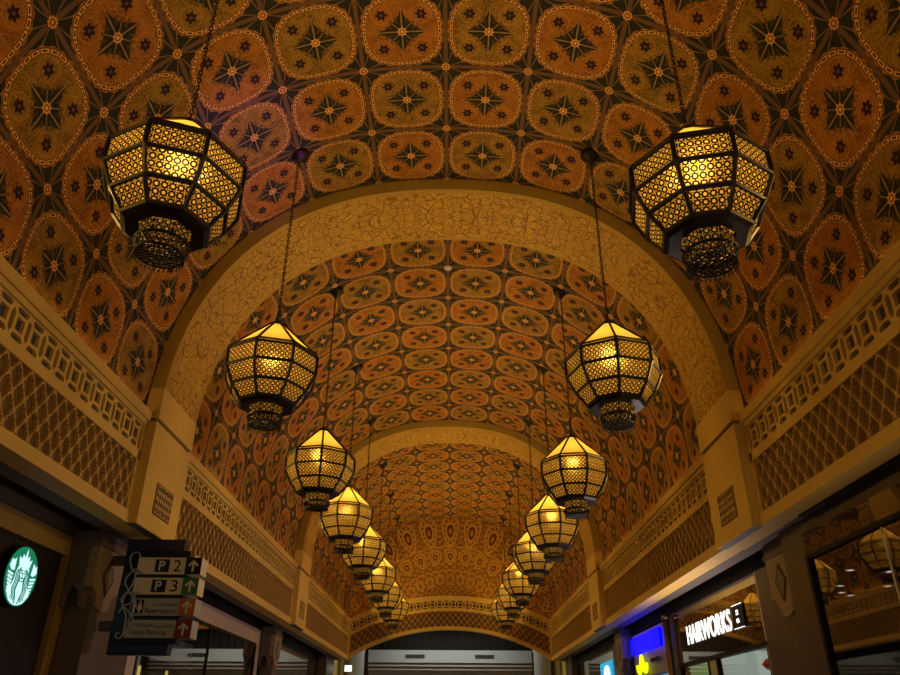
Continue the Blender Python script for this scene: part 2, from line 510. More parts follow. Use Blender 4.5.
# ------------------------------------------------------------------ piers under the arches
def grille_holes(w, h, n):
    holes = []; s = w / n; m = int(round(h / s))
    for i in range(n):
        for j in range(m):
            cx = (i + .5) * s; cy = (j + .5) * h / m
            r = s * .52
            if (i + j) % 2: pts = [(cx + r * math.cos(a * PI / 4 + PI / 8) * (1 if a % 2 else .75), cy + r * math.sin(a * PI / 4 + PI / 8) * (1 if a % 2 else .75)) for a in range(8)]
            else: pts = [(cx + r * .8 * math.cos(a * PI / 2), cy + r * 1.1 * math.sin(a * PI / 2)) for a in range(4)]
            holes.append(pts)
    return holes
def pier(side, y0, y1, label, first=[]):
    w = y1 - y0
    t = thing('arch_pier', label, 'pier', (side * 4.82, y0 if side < 0 else y1, ZB), PI / 2 if side < 0 else -PI / 2)
    # local: x along the wall, -y out of the wall, z up
    g = .50
    MB().box(0, w, 0, .5, 0, 1.70).build('lower_block', 'cream', t)
    MB().box(.02, w - .02, .035, .5, 1.70, 1.76).build('groove', 'carved_shade', t)
    MB().box(0, w, -.02, .5, 1.76, 2.30).build('upper_block', 'cream', t)
    x0 = .53 if side < 0 else w - .53 - .75
    fr_ = MB()
    for b in ((x0 - .02, x0, .28, .80), (x0 + .75, x0 + .77, .28, .80), (x0, x0 + .75, .28, .30), (x0, x0 + .75, .78, .80)):
        fr_.box(b[0], b[1], -.012, .02, b[2], b[3])
    fr_.build('grille_frame', 'carved_shade', t)
    me = fretmesh('vent_grille', [(0, 0), (.75, 0), (.75, .48), (0, .48)], [[(p * 1, q) for p, q in h] for h in grille_holes(.75, .48, 7)], .015, 'carved',
                  lambda p, q, w_: (x0 + p, -w_ - .004, .30 + q))
    o = link(me, 'vent_grille', t)
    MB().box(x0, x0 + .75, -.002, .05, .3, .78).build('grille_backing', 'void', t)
    return t
pier(-1, *PIER[1], 'cream stone pier with a pierced square grille, above the direction sign')
pier(1, *PIER[1], 'golden stone pier with a pierced square grille, nearest on the right')
pier(-1, *PIER[2], 'small far pier on the left wall between the distant parapets')
pier(1, *PIER[2], 'small far pier on the right wall above the blue light box')

# ------------------------------------------------------------------ carved parapets
def diamond_hole(cx, cy, a, b, k=9):
    pts = []
    cor = [(a, 0), (0, b), (-a, 0), (0, -b)]
    for s in range(4):
        (xa, ya), (xb, yb) = cor[s], cor[(s + 1) % 4]
        nx, ny = (yb - ya), -(xb - xa); l = math.hypot(nx, ny); nx /= l; ny /= l
        if nx * (xa + xb) + ny * (ya + yb) < 0: nx, ny = -nx, -ny
        for i in range(k):
            f = i / k
            sc = .013 * abs(math.sin(f * 3 * PI)) + .014 * math.sin(f * PI) - .012
            pts.append((cx + xa + (xb - xa) * f + nx * sc, cy + ya + (yb - ya) * f + ny * sc))
    return pts
def clip(poly, y0, y1):
    def cut(P, keep, yv):
        out = []
        for i in range(len(P)):
            a, b = P[i - 1], P[i]; ka, kb = keep(a[1]), keep(b[1])
            if ka != kb:
                f = (yv - a[1]) / (b[1] - a[1]); out.append((a[0] + (b[0] - a[0]) * f, yv))
            if kb: out.append(b)
        return out
    P = cut(poly, lambda y: y > y0, y0)
    if len(P) > 2: P = cut(P, lambda y: y < y1, y1)
    return P if len(P) > 2 else None
def parapet(L, label, loc, rz, rb=None, rt=None):
    t = thing('carved_parapet', label, 'parapet', loc, rz)
    n = 40 if rb else 1
    def f(x, y, z):
        if not rb: return (x, y, z)
        s = 1 - ((x - L / 2) / (L / 2)) ** 2
        s = max(0, s) ** .9
        return (x, y, z + s * (rb + (rt - rb) * min(1, max(0, z / 1.77))))
    def fb(mb, *b): return mb.box(*b, nx=n, f=f)
    # solid bands
    m = MB(); fb(m, 0, L, -.045, .3, 0, .15); fb(m, 0, L, -.03, .3, .15, .19); m.build('bottom_ledge', 'cream', t)
    m = MB(); fb(m, 0, L, -.02, .3, 1.02, 1.17); m.build('middle_rail', 'cream', t)
    m = MB(); fb(m, 0, L, -.035, .3, 1.61, 1.69); fb(m, 0, L, -.075, .3, 1.69, 1.79); m.build('top_moulding', 'cream', t)
    m = MB(); fb(m, 0, L, .045, .3, .19, 1.02); m.build('lattice_backing', 'carved_shade', t)
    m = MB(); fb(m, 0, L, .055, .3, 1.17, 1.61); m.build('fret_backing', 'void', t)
    for nm, x0, x1 in (('end_post', 0, .10), ('end_post', L - .10, L)):
        m = MB(); m.box(x0, x1, -.02, .3, .19, 1.61, nx=1, f=f); m.build(nm, 'cream', t)
    # diamond lattice, pitch .29 x .38: every rhombus is a rim round a scalloped hole
    x0, x1 = .10, L - .10; nn = round((x1 - x0) / .29); px = (x1 - x0) / nn; pz = .38
    z0, z1 = .19, 1.02
    m = MB(); K = 9
    for i in range(nn * 2 + 1):
        for j in range(-1, 7):
            if (i + j) % 2: continue
            cx = x0 + i * px / 2; cz = z1 - j * pz / 2
            if cz - pz / 2 > z1 - .01 or cz + pz / 2 < z0 + .01: continue
            inner = diamond_hole(cx, cz, px / 2 - .024, pz / 2 - .032, K)
            outer = []
            cor = [(px / 2, 0), (0, pz / 2), (-px / 2, 0), (0, -pz / 2)]
            for s_ in range(4):
                for q in range(K):
                    e = q / K; outer.append((cx + cor[s_][0] * (1 - e) + cor[(s_ + 1) % 4][0] * e, cz + cor[s_][1] * (1 - e) + cor[(s_ + 1) % 4][1] * e))
            cl = lambda P, a_, b_: [(min(x1 - a_, max(x0 + a_, p)), min(z1 - b_, max(z0 + b_, q))) for p, q in P]
            outer = cl(outer, 0, 0); inner = cl(inner, .006, .008)
            n_ = len(outer); v0 = len(m.v)
            m.v += [f(p, .0, q) for p, q in outer] + [f(p, -.006, q) for p, q in inner] + [f(p, .045, q) for p, q in inner]
            for k in range(n_):
                k2 = (k + 1) % n_
                m.f.append((v0 + k, v0 + k2, v0 + n_ + k2, v0 + n_ + k))
                m.f.append((v0 + n_ + k, v0 + n_ + k2, v0 + 2 * n_ + k2, v0 + 2 * n_ + k))
    m.build('diamond_lattice', 'carved', t)
    # fret band, pitch .356: square, hexagon slots, wedge slots (one unit, repeated)
    nn = round((x1 - x0) / .356); p_ = (x1 - x0) / nn; c = 1.39
    s_ = .082; h = p_ / 2
    out = [(0, 1.17), (h, 1.17), (p_, 1.17), (p_, c - .155), (p_ - .042, c - .10), (p_ - .042, c + .10), (p_, c + .155), (p_, 1.61), (h, 1.61), (0, 1.61), (0, c + .155), (.042, c + .10), (.042, c - .10), (0, c - .155)]
    holes = [[(h - s_, c - s_), (h + s_, c - s_), (h + s_, c + s_), (h - s_, c + s_)]]
    for sg in (1, -1):
        holes.append([(h - .085, c + sg * .125), (h - .125, c + sg * .175), (h - .10, c + sg * .20), (h + .10, c + sg * .20), (h + .125, c + sg * .175), (h + .085, c + sg * .125)])
    unit = fretmesh('unit', out, holes, .05, 'cream', lambda p, q, w: (p, .055 - w, q))
    m = MB()
    uv = [tuple(v.co) for v in unit.vertices]; uf = [tuple(p.vertices) for p in unit.polygons]
    for i in range(nn):
        v0 = len(m.v); m.v += [f(x0 + i * p_ + x, y, z) for x, y, z in uv]
        m.f += [tuple(v0 + k for k in q) for q in uf]
    bpy.data.meshes.remove(unit)
    m.build('fret_band', 'cream', t)
    m = MB(); fb(m, 0, L, -.075, -.06, 1.79, 1.85); m.build('added_lip', 'cream', t)  # lip added to hide the light strip behind it
    return t
P0 = parapet(11.4, 'carved cream parapet on the left wall, nearest, above the round green sign', (-5.0, .15, ZB), PI / 2)
P1 = dup(P0); P1.location = (-5.0, 13.3, ZB); P1['label'] = 'carved pinkish parapet on the left wall, middle one, behind the direction sign'
P2 = dup(P0); P2.location = (5.0, 11.55, ZB); P2.rotation_euler = (0, 0, -PI / 2); P2['label'] = 'carved golden parapet on the right wall, nearest, above the dark window'
P3 = dup(P0); P3.location = (5.0, 24.7, ZB); P3.rotation_euler = (0, 0, -PI / 2); P3['label'] = 'carved golden parapet on the right wall, middle one, above the white letters'
L3 = YEND - .08 - 26.45
P4 = parapet(L3, 'small far carved parapet on the left wall, meeting the end wall', (-5.0, 26.45, ZB), PI / 2)
P5 = dup(P4); P5.location = (5.0, YEND - .08, ZB); P5.rotation_euler = (0, 0, -PI / 2); P5['label'] = 'small far carved parapet on the right wall, meeting the end wall'
parapet(10.0, 'arched golden parapet curving up across the end wall', (-5.0, YEND - .0, ZB), 0, 1.38, 1.14)

# wall mass behind the parapets, soffits and slots over the shops
for s, nm in ((-1, 'wall_left'), (1, 'wall_right')):
    structure(box(nm, 'soffit', tuple(sorted((s * 5.32, s * 5.6))) + (-1.7, YEND + .3, ZB, 6.6)))
    structure(box('trim_1' if s < 0 else 'trim_2', 'soffit', tuple(sorted((s * 4.99, s * 5.55))) + (-1.7, YEND, ZB + .005, ZB + .05)))
for i, (y0, y1) in enumerate(PIER):
    for s in (-1, 1):
        structure(box('trim_%d' % (3 + i), 'soffit', tuple(sorted((s * 4.84, s * 5.0))) + (y0 + .02, y1 - .02, ZB - .004, ZB + .04)))
structure(box('trim_6', 'cream', (-5.12, -4.92, YEND - .12, YEND, ZB, ZT + .02)))
structure(box('trim_7', 'cream', (4.92, 5.12, YEND - .12, YEND, ZB, ZT + .02)))
# tympanum above the end parapet
mb = MB()
prof, _ = sup(5.06, 5.11, 120)
mid = []
def rt_(x):
    s = max(0, 1 - (x / 5.0) ** 2) ** .9
    return ZB + 1.70 + s * 1.14
for j in range(120):
    (xa, za), (xb, zb) = prof[j], prof[j + 1]
    pa, pb = rt_(xa), rt_(xb)
    mb.quad((xa, 0, pa - 4.85), (xb, 0, pb - 4.85), (xb, 0, max(zb, pb) - 4.85), (xa, 0, max(za, pa) - 4.85))
o = mb.build('wall_end', 'tymp'); o.location = (0, YEND + .02, 4.85); structure(o)
structure(box('wall_far', 'cream', (-7, 7, 47.5, 47.7, 0, 12)))

# ------------------------------------------------------------------ pilasters between the shops
def pilaster(side, y0, label, proto=[]):
    w = 1.0
    t = thing('pilaster', label, 'pilaster', (side * 5.53, y0 if side < 0 else y0 + w, 0), PI / 2 if side < 0 else -PI / 2)
    if proto:
        for ch in proto[0].children:
            c = ch.copy(); COL.objects.link(c); c.parent = t
            for g in ch.children:
                h = g.copy(); COL.objects.link(h); h.parent = c
        return t
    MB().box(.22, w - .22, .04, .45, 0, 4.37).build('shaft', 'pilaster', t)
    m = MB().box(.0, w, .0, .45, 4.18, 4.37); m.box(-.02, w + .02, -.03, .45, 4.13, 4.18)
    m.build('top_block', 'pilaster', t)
    # bracket capital, quarter-round bites out of both lower corners
    pts = [(0, 4.13), (0, 3.50)]
    for k in range(9):
        a = PI / 2 * k / 8; pts.append((.0 + .26 * math.sin(a), 3.24 + .26 * math.cos(a)))
    pts += [(.40, 3.18), (.60, 3.18)]
    for k in range(9):
        a = PI / 2 * (8 - k) / 8; pts.append((w - .26 * math.sin(a), 3.24 + .26 * math.cos(a)))
    pts += [(w, 3.50), (w, 4.13)]
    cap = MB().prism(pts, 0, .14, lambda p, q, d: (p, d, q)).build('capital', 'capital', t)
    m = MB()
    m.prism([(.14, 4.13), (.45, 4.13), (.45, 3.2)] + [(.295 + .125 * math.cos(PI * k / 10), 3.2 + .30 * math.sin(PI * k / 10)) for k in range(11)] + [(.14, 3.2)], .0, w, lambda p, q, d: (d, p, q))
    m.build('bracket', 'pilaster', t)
    d = MB().prism([(.5, 3.94), (.67, 3.72), (.5, 3.46), (.33, 3.72)], -.018, .01, lambda p, q, d: (p, d, q))
    d.build('diamond_inlay', 'greenstone', t)
    e = MB()
    D = [(.5, 3.99), (.71, 3.72), (.5, 3.41), (.29, 3.72)]
    for k in range(4): e.tube([(D[k][0], -.006, D[k][1]), (D[(k + 1) % 4][0], -.006, D[(k + 1) % 4][1])], .012, 6)
    e.build('inlay_rim', 'facade', t)
    proto.append(t); return t
pilaster(-1, 12.05, 'stone pilaster with a diamond inlay, just behind the direction sign')
pilaster(1, 12.05, 'stone pilaster with a diamond inlay, left of the dark window with lantern reflections')
pilaster(-1, 25.3, 'small far left pilaster at the end of the pale shop surround')
pilaster(1, 25.3, 'small far right pilaster beside the blue light box')

# ------------------------------------------------------------------ facades and shops
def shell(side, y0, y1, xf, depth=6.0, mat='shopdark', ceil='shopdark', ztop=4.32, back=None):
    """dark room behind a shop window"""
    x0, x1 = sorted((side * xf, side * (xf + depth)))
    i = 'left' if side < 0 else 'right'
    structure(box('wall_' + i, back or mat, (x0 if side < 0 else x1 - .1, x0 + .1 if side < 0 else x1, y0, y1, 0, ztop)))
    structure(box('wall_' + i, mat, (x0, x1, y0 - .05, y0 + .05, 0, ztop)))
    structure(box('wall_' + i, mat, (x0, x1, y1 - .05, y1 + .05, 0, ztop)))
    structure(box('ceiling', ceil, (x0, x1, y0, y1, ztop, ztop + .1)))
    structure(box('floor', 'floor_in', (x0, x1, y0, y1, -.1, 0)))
for s, xf in ((-1, 6.0), (1, 5.58)):      # upper bulkhead above the shopfronts: black slot against the soffit
    pass
def lintel(side, y0, y1, xf, z0, z1=4.9, mat='black'):
    x0, x1 = sorted((side * xf, side * (xf + .25)))
    structure(box('wall_left' if side < 0 else 'wall_right', mat, (x0, x1, y0, y1, z0, z1)))
# slots (recess above the soffit edge)
for s in (-1, 1):
    structure(box('ceiling', 'black', tuple(sorted((s * 5.5, s * 6.4))) + (-1.7, YEND, 4.85, 4.9)))

# --- left bay 1: ochre surround, dark signboard
lintel(-1, -1.7, 13.05, 6.0, 4.26, 4.9, 'facade')
t = thing('shop_surround', 'ochre surround framing the dark signboard with the round green sign', 'shop front', (-6.0, 0, 0))
m = MB(); m.box(-.15, .0, 1.0, 12.29, 3.95, 4.25); m.build('head', 'ochre', t)
m = MB(); m.box(-.15, .0, 12.02, 12.29, 0, 3.95); m.build('jamb', 'ochre', t)
m = MB(); m.box(-.2, -.10, 1.0, 12.02, 0, 3.95); m.build('signboard', 'shopdark', t)
structure(box('wall_left', 'facade', (-6.25, -6.02, 12.3, 13.7, 0, 4.9)))

# --- round sign
t = thing('round_sign', 'round glowing green and white sign with a crowned long-haired figure', 'sign', (-6.09, 10.78, 3.43), PI / 2)
R_ = .40
m = MB(); m.prism([(R_ * 1.04 * math.cos(a * PI / 24), R_ * 1.04 * math.sin(a * PI / 24)) for a in range(48)], 0, -.12, lambda p, q, d: (p, d, q)); m.build('casing', 'black', t)
def flat(pts, d): return [(p * R_, -d, q * R_) for p, q in pts]
m = MB(); m.prism([(R_ * math.cos(a * PI / 24), R_ * math.sin(a * PI / 24)) for a in range(48)], -.12, -.13, lambda p, q, d: (p, d, q)); m.build('face', 'em_logo_g', t)
def shape(nm, polys, d, mat, th=.006):
    m = MB()
    for P in polys: m.prism([(p * R_, q * R_) for p, q in P], -d, -d - th, lambda p, q, dd: (p, dd, q))
    return m.build(nm, mat, t)
crown = [(-.34, .34), (-.42, .62), (-.26, .52), (-.20, .72), (-.08, .58), (0, .92), (.08, .58), (.20, .72), (.26, .52), (.42, .62), (.34, .34), (.2, .42), (0, .46), (-.2, .42)]
shape('crown', [crown], .13, 'em_logo_w')
hair = [(-.18, .42), (-.34, .30), (-.42, .08), (-.44, -.18), (-.55, -.42), (-.62, -.70), (-.45, -.86), (-.2, -.95), (0, -.97), (.2, -.95), (.45, -.86), (.62, -.70), (.55, -.42), (.44, -.18), (.42, .08), (.34, .30), (.18, .42), (0, .45)]
shape('hair', [hair], .13, 'em_logo_w')
m = MB()
def gl(pts, r=.018): m.tube([(p * R_, -.138, q * R_) for p, q in pts], r * R_ * 1.3, 5)
for sg in (-1, 1):
    for k, off in enumerate((.24, .33, .42)):
        gl([(sg * (off * .75), .28 - k * .05), (sg * (off - .02), .05), (sg * (off - .04), -.2), (sg * (off + .04), -.45), (sg * (off - .05), -.68), (sg * (off - .0), -.86 + k * .04)], .016)
    gl([(sg * .19, .02), (sg * .13, -.12), (sg * .20, -.3), (sg * .24, -.5), (sg * .14, -.75), (sg * .1, -.93)], .02)
    gl([(sg * .06, .16), (sg * .11, .19), (sg * .16, .165)], .017)
    gl([(sg * .06, .09), (sg * .11, .10), (sg * .15, .085)], .017)
gl([(0, .13), (.01, .0), (-.02, -.02)], .012)
gl([(-.07, -.08), (0, -.06), (.07, -.08)], .022)
gl([(-.14, -.12), (-.06, -.19), (.06, -.19), (.14, -.12)], .014)
m.build('hair_lines', 'em_logo_g', t)
tails = []
for sg in (-1, 1):
    tails.append([(sg * .56, .12), (sg * .60, .52), (sg * .78, .40), (sg * .82, .48), (sg * .90, .22), (sg * .72, .10)])
    for k in range(6):
        z = .02 - k * .12
        tails.append([(sg * .56, z - .02), (sg * (.90 - k * .035), z + .04), (sg * (.91 - k * .04), z - .03), (sg * .60, z - .09)])
    tails.append([(sg * .60, -.38), (sg * .74, -.46), (sg * .66, -.66), (sg * .56, -.52)])
shape('twin_tail', [T for T in tails if T[0][0] > 0], .13, 'em_logo_w'); shape('twin_tail', [T for T in tails if T[0][0] < 0], .13, 'em_logo_w')

# --- left bay 2: pale surround with glazed shop
lintel(-1, 13.7, 26.4, 6.0, 4.26, 4.9, 'black')
t = thing('shop_surround', 'pale pinkish surround of the left shop beyond the direction sign', 'shop front', (-6.0, 0, 0))
MB().box(-.15, .0, 13.71, 25.28, 3.83, 4.25).build('head', 'pink', t)
MB().box(-.15, -.01, 13.71, 15.1, 0, 3.83).build('side_panel', 'facade', t)
MB().box(-.15, .0, 15.1, 15.6, 0, 3.83).build('jamb', 'pink', t)
MB().box(-.15, .0, 24.85, 25.28, 0, 3.83).build('jamb', 'pink', t)
w1 = bpy.data.objects.new('window_1', None); COL.objects.link(w1); w1.location = (-6.03, 0, 0); structure(w1)
m = MB(); m.box(-.05, .04, 15.5, 24.85, 3.76, 3.83); m.box(-.05, .04, 15.5, 15.6, 0, 3.76); m.box(-.05, .04, 24.75, 24.85, 0, 3.76); m.box(-.05, .04, 20, 20.06, 0, 3.76)
m.build('frame', 'black', w1)
MB().box(-.01, .01, 15.6, 24.75, 0, 3.76).build('pane', 'glass', w1)
shell(-1, 13.8, 25.2, 6.2, 5.0)
t = thing('display_unit', 'lit shelving behind the left shop window with a pale bulkhead', 'shelving', (-8.2, 21.5, 0))
MB().box(-.5, .5, -3.5, 2.6, 3.1, 3.7).build('bulkhead', 'bulkhead', t)
MB().box(.5, .53, -.6, .7, 3.36, 3.48).build('lettering', 'black', t)
MB().box(-.5, .5, -3.5, 2.6, 2.9, 3.06).build('cornice_board', 'wood', t)
MB().box(-.5, -.3, -3.5, 2.6, 0, 2.9).build('back_board', 'shoplite', t)
for k in range(4): MB().box(-.3, .45, -3.5, 2.6, .5 + k * .6, .54 + k * .6).build('shelf', 'shoplite', t)
for y in (-3.2, -1.2, .8): MB().box(.40, .46, y, y + .06, .2, 2.88).build('light_tube', 'em_tube', t)

# --- left bay 3: glazed, warm ceiling inside
lintel(-1, 26.4, YEND, 6.0, 4.25, 4.9, 'black')
structure(box('wall_left', 'facade', (-6.15, -6.0, 26.3, 27.2, 0, 4.3)))
structure(box('wall_left', 'facade', (-6.15, -5.6, 36.6, YEND, 0, 4.38)))
w2 = bpy.data.objects.new('window_2', None); COL.objects.link(w2); w2.location = (-6.05, 0, 0); structure(w2)
m = MB(); m.box(-.04, .04, 27.2, 36.6, 4.18, 4.25); m.box(-.04, .04, 27.2, 27.28, 0, 4.18); m.box(-.04, .04, 36.52, 36.6, 0, 4.18); m.build('frame', 'black', w2)
MB().box(-.01, .01, 27.28, 36.52, 0, 4.18).build('pane', 'glass', w2)
shell(-1, 27.0, 36.8, 6.15, 5.0, 'shoplite', 'shoplite', 4.5)

# --- right bay 1: large dark window with downlit interior
XR = 5.42
structure(box('wall_right', 'facade', (XR, XR + .2, 11.25, 12.03, 0, 4.37)))
structure(box('wall_right', 'facade', (XR, XR + .2, -1.7, 11.25, 3.85, 4.37)))
structure(box('trim_11', 'glass', (XR - .02, XR - .01, .5, 11.2, 3.87, 4.30)))
structure(box('trim_12', 'black', (5.26, XR - .02, -1.7, 10.9, 4.35, 4.384)))
w3 = bpy.data.objects.new('window_3', None); COL.objects.link(w3); w3.location = (XR, 0, 0); structure(w3)
m = MB(); m.box(-.03, .1, .5, 11.25, 3.80, 3.85); m.box(-.03, .1, 11.17, 11.25, 0, 3.80); m.build('frame', 'black', w3)
MB().box(.02, .04, .5, 9.15, 0, 3.80).build('pane', 'glass', w3)
MB().box(.02, .04, 9.18, 11.17, 0, 3.80).build('pane', 'glass', w3)
MB().box(.015, .045, 9.15, 9.18, 0, 3.80).build('glass_joint', 'white', w3)
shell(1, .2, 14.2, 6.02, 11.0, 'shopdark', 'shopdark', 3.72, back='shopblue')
structure(box('ceiling', 'shopdark', (XR + .2, 6.02, .2, 11.9, 3.72, 3.82)))
structure(box('wall_right', 'shopdark', (XR + .2, 6.02, 11.9, 12.03, 0, 3.82)))
# --- right bay 2
XF = 5.85
lintel(1, 13.08, 25.28, XF, 4.19, 4.9, 'black')
structure(box('wall_right', 'facade', (XF - .02, XF + .14, 13.08, 14.35, 0, 4.19)))
t = thing('shop_fascia', 'glossy brown fascia panel behind the white glowing letters', 'shop front', (XF, 0, 0))
MB().box(.03, .12, 14.35, 20.2, 2.98, 4.19).build('board', plain('fascia_brown', (.20, .13, .085), .4), t)
MB().box(.0, .015, 14.40, 20.2, 2.98, 4.19).build('glazing', 'glass', t)
MB().box(-.02, .12, 14.35, 14.40, 0, 4.19).build('edge_strip', 'pink', t)
MB().box(-.03, .12, 14.35, 20.2, 2.90, 2.98).build('bottom_rail', 'black', t)
t = thing('letter_sign', 'white glowing capital letters spelling the hair salon name', 'sign', (XF - .004, 19.22, 3.34), -PI / 2)
textmesh('lettering', 'HAIRWORKS', 3.15, .42, 'em_white', t, (0, 0, 0), ext=.006, bold=.008, spacing=1.04)
t = thing('small_plaque', 'small dark plaque with tiny white marks, right of the white letters', 'sign', (XF - .03, 15.87, 3.33), -PI / 2)
MB().box(0, .62, 0, .02, 0, .44).build('plate', 'black', t)
m = MB(); m.box(.02, .6, -.006, 0, .43, .438); m.box(.02, .6, -.006, 0, .0, .008)
for (x, z, w_) in ((.24, .30, .04), (.30, .30, .05), (.24, .245, .05), (.32, .245, .03), (.22, .14, .05), (.29, .14, .05), (.22, .10, .05), (.29, .10, .06)): m.box(x, x + w_, -.006, 0, z, z + .035)
m.build('marks', 'em_white', t)
# lit door/window under the fascia
d1 = bpy.data.objects.new('window_4', None); COL.objects.link(d1); d1.location = (XF, 0, 0); structure(d1)
m = MB()
for y in (14.4, 17.3, 17.9, 20.1): m.box(.0, .1, y, y + .09, 0, 2.9)
m.build('frame', 'black', d1)
MB().box(.02, .09, 17.39, 17.9, 0, 2.9).build('door_post', 'bulkhead', d1)
MB().box(.04, .055, 14.49, 17.3, 0, 2.9).build('pane', 'glass', d1)
MB().box(.04, .055, 17.99, 20.1, 0, 2.9).build('pane', 'glass', d1)
shell(1, 14.3, 20.1, XF + .2, 4.0, 'shoplite', 'shoplite', 3.3)
structure(box('wall_right', 'em_shop', (XF + .75, XF + 4.1, 19.95, 20.04, 0, 3.28)))  # the wall itself glows, standing in for the lit interior
structure(box('wall_right', 'em_shopg', (XF + .2, XF + .74, 19.95, 20.04, 0, 3.28)))  # glowing wall piece, no lamp behind it
t = thing('red_pendant', 'small red round pendant seen through the lit shop door', 'ornament', (XF + .18, 14.75, 2.62))
MB().lathe([(.0, -.10), (.12, -.09), (.2, 0), (.12, .09), (0, .10)], 16, cap=False).build('shade', plain('red_shade', (.5, .03, .02), .4), t, True)
MB().tube([(0, 0, .1), (0, 0, .68)], .008, 5).build('cord', 'black', t)
# bronze column, kiosk
t = thing('bronze_column', 'polished bronze post between the blue light box and the hair salon', 'column', (XF - .12, 20.55, 0))
MB().lathe([(.09, 0), (.09, 4.19)], 20).build('shaft', 'steel', t, True)
MB().lathe([(.11, 4.08), (.11, 4.19)], 20).build('collar', 'steel', t, True)
structure(box('wall_right', 'facade', (XF + .02, XF + .2, 20.21, 20.88, 0, 4.19)))
t = thing('kiosk_front', 'mauve-grey kiosk front carrying a saturated blue light box', 'kiosk', (XF, 0, 0))
MB().box(.02, .2, 20.9, 25.26, 2.9, 4.12).build('board', plain('mauve_board', (.34, .27, .27), .5, var=.04), t)
MB().box(-.06, .03, 21.6, 25.20, 3.56, 4.02).build('light_box', 'em_blue', t)
MB().box(.02, .2, 20.9, 21.2, 0, 2.9).build('jamb', 'pink', t)
MB().box(.02, .2, 25.0, 25.26, 0, 2.9).build('jamb', 'pink', t)
for y in (21.3, 22.5, 23.7): MB().box(.05, .1, y, y + 1.3, 1.0, 2.86).build('lit_pane', emis('pale_blue_glow', (.25, .5, .8), .35), t)
t = thing('hooked_sign', 'yellow-green glowing hooked emblem below the blue light box', 'sign', (XF - .09, 24.45, 3.03), -PI / 2)
m = MB()
def arc(cx, cz, r, a0, a1, n=10, sx=1.0): return [(cx + sx * r * math.cos(a0 + (a1 - a0) * k / n), 0, cz + r * math.sin(a0 + (a1 - a0) * k / n)) for k in range(n + 1)]
m.tube(arc(.24, .17, .20, PI * .95, PI * 2) + [(.56, 0, .36)] + arc(.62, .36, .06, PI, 0, 6) + [(.68, 0, .3)] + arc(.98, .17, .20, PI, PI * 2.05), .05, 8)
m.tube([(.50, 0, .2), (.55, 0, .36), (.62, 0, .40), (.69, 0, .36), (.74, 0, .2)], .055, 8)
m.build('emblem', 'em_yel', t)
m = MB()
for k in range(7): m.box(1.7 + k * .15, 1.80 + k * .15, -.005, .01, .17, .27)
m.build('small_lettering', 'ink', t)
# --- right bay 3
lintel(1, 26.33, YEND, XF, 4.15, 4.9, 'black')
structure(box('wall_right', 'facade', (XF, XF + .2, 26.33, 28.4, 0, 4.2)))
structure(box('wall_right', 'facade', (5.6, XF + .2, 36.9, YEND, 0, 4.38)))
w5 = bpy.data.objects.new('window_5', None); COL.objects.link(w5); w5.location = (XF + .05, 0, 0); structure(w5)
m = MB(); m.box(-.04, .04, 28.4, 36.9, 4.08, 4.15); m.box(-.04, .04, 28.4, 28.48, 0, 4.08); m.box(-.04, .04, 36.82, 36.9, 0, 4.08); m.build('frame', 'black', w5)
MB().box(-.01, .01, 28.48, 36.82, 0, 4.08).build('pane', 'glass', w5)
shell(1, 28.2, 37.0, XF + .1, 5.0, 'shoplite', 'shoplite', 4.5)
t = thing('cyan_sign', 'cyan glowing sign with a white lobed letter in the far right window', 'sign', (XF - .02, 31.0, 2.85), -PI / 2)
MB().box(0, 2.2, 0, .05, 0, .85).build('panel', 'em_sky', t)
MB().tube([(1.0, -.02, .05), (1.05, -.02, .45)] + [(1.4 + .35 * math.cos(PI - PI * k / 8), -.02, .45 + .22 * math.sin(PI * k / 8)) for k in range(9)] + [(1.8, -.02, .05)], .05, 6).build('glyph', 'em_white', t)

# downlights in the shop behind the dark right window
DL = [(7.26, 14.2), (8.96, 17.71), (9.73, 18.46), (7.17, 12.42), (9.14, 15.92)]
pts = [(6.15, 11.5), (7.3, 13.9), (7.45, 12.9), (6.2, 10.0), (6.65, 12.9), (7.0, 13.6), (6.8, 11.6), (8.6, 12.5), (8.6, 10.5)]
for k, (x, y) in enumerate(pts):
    o = thing('downlight', 'small round white downlight in the ceiling behind the dark right window', 'downlight', (x, y, 3.72), group='downlights behind the dark right window')
    MB().lathe([(.09, 0), (.09, -.02), (.06, -.02), (.06, 0)], 16, cap=False).build('rim', 'white', o)
    MB().lathe([(.0, -.008), (.06, -.008)], 16, cap=False).build('lens', 'lamp_white', o)

# ------------------------------------------------------------------ direction sign
SG = thing('direction_sign', 'navy hanging direction sign with four arrowed cream panels and a scroll', 'sign', (0, 12.40, 0))
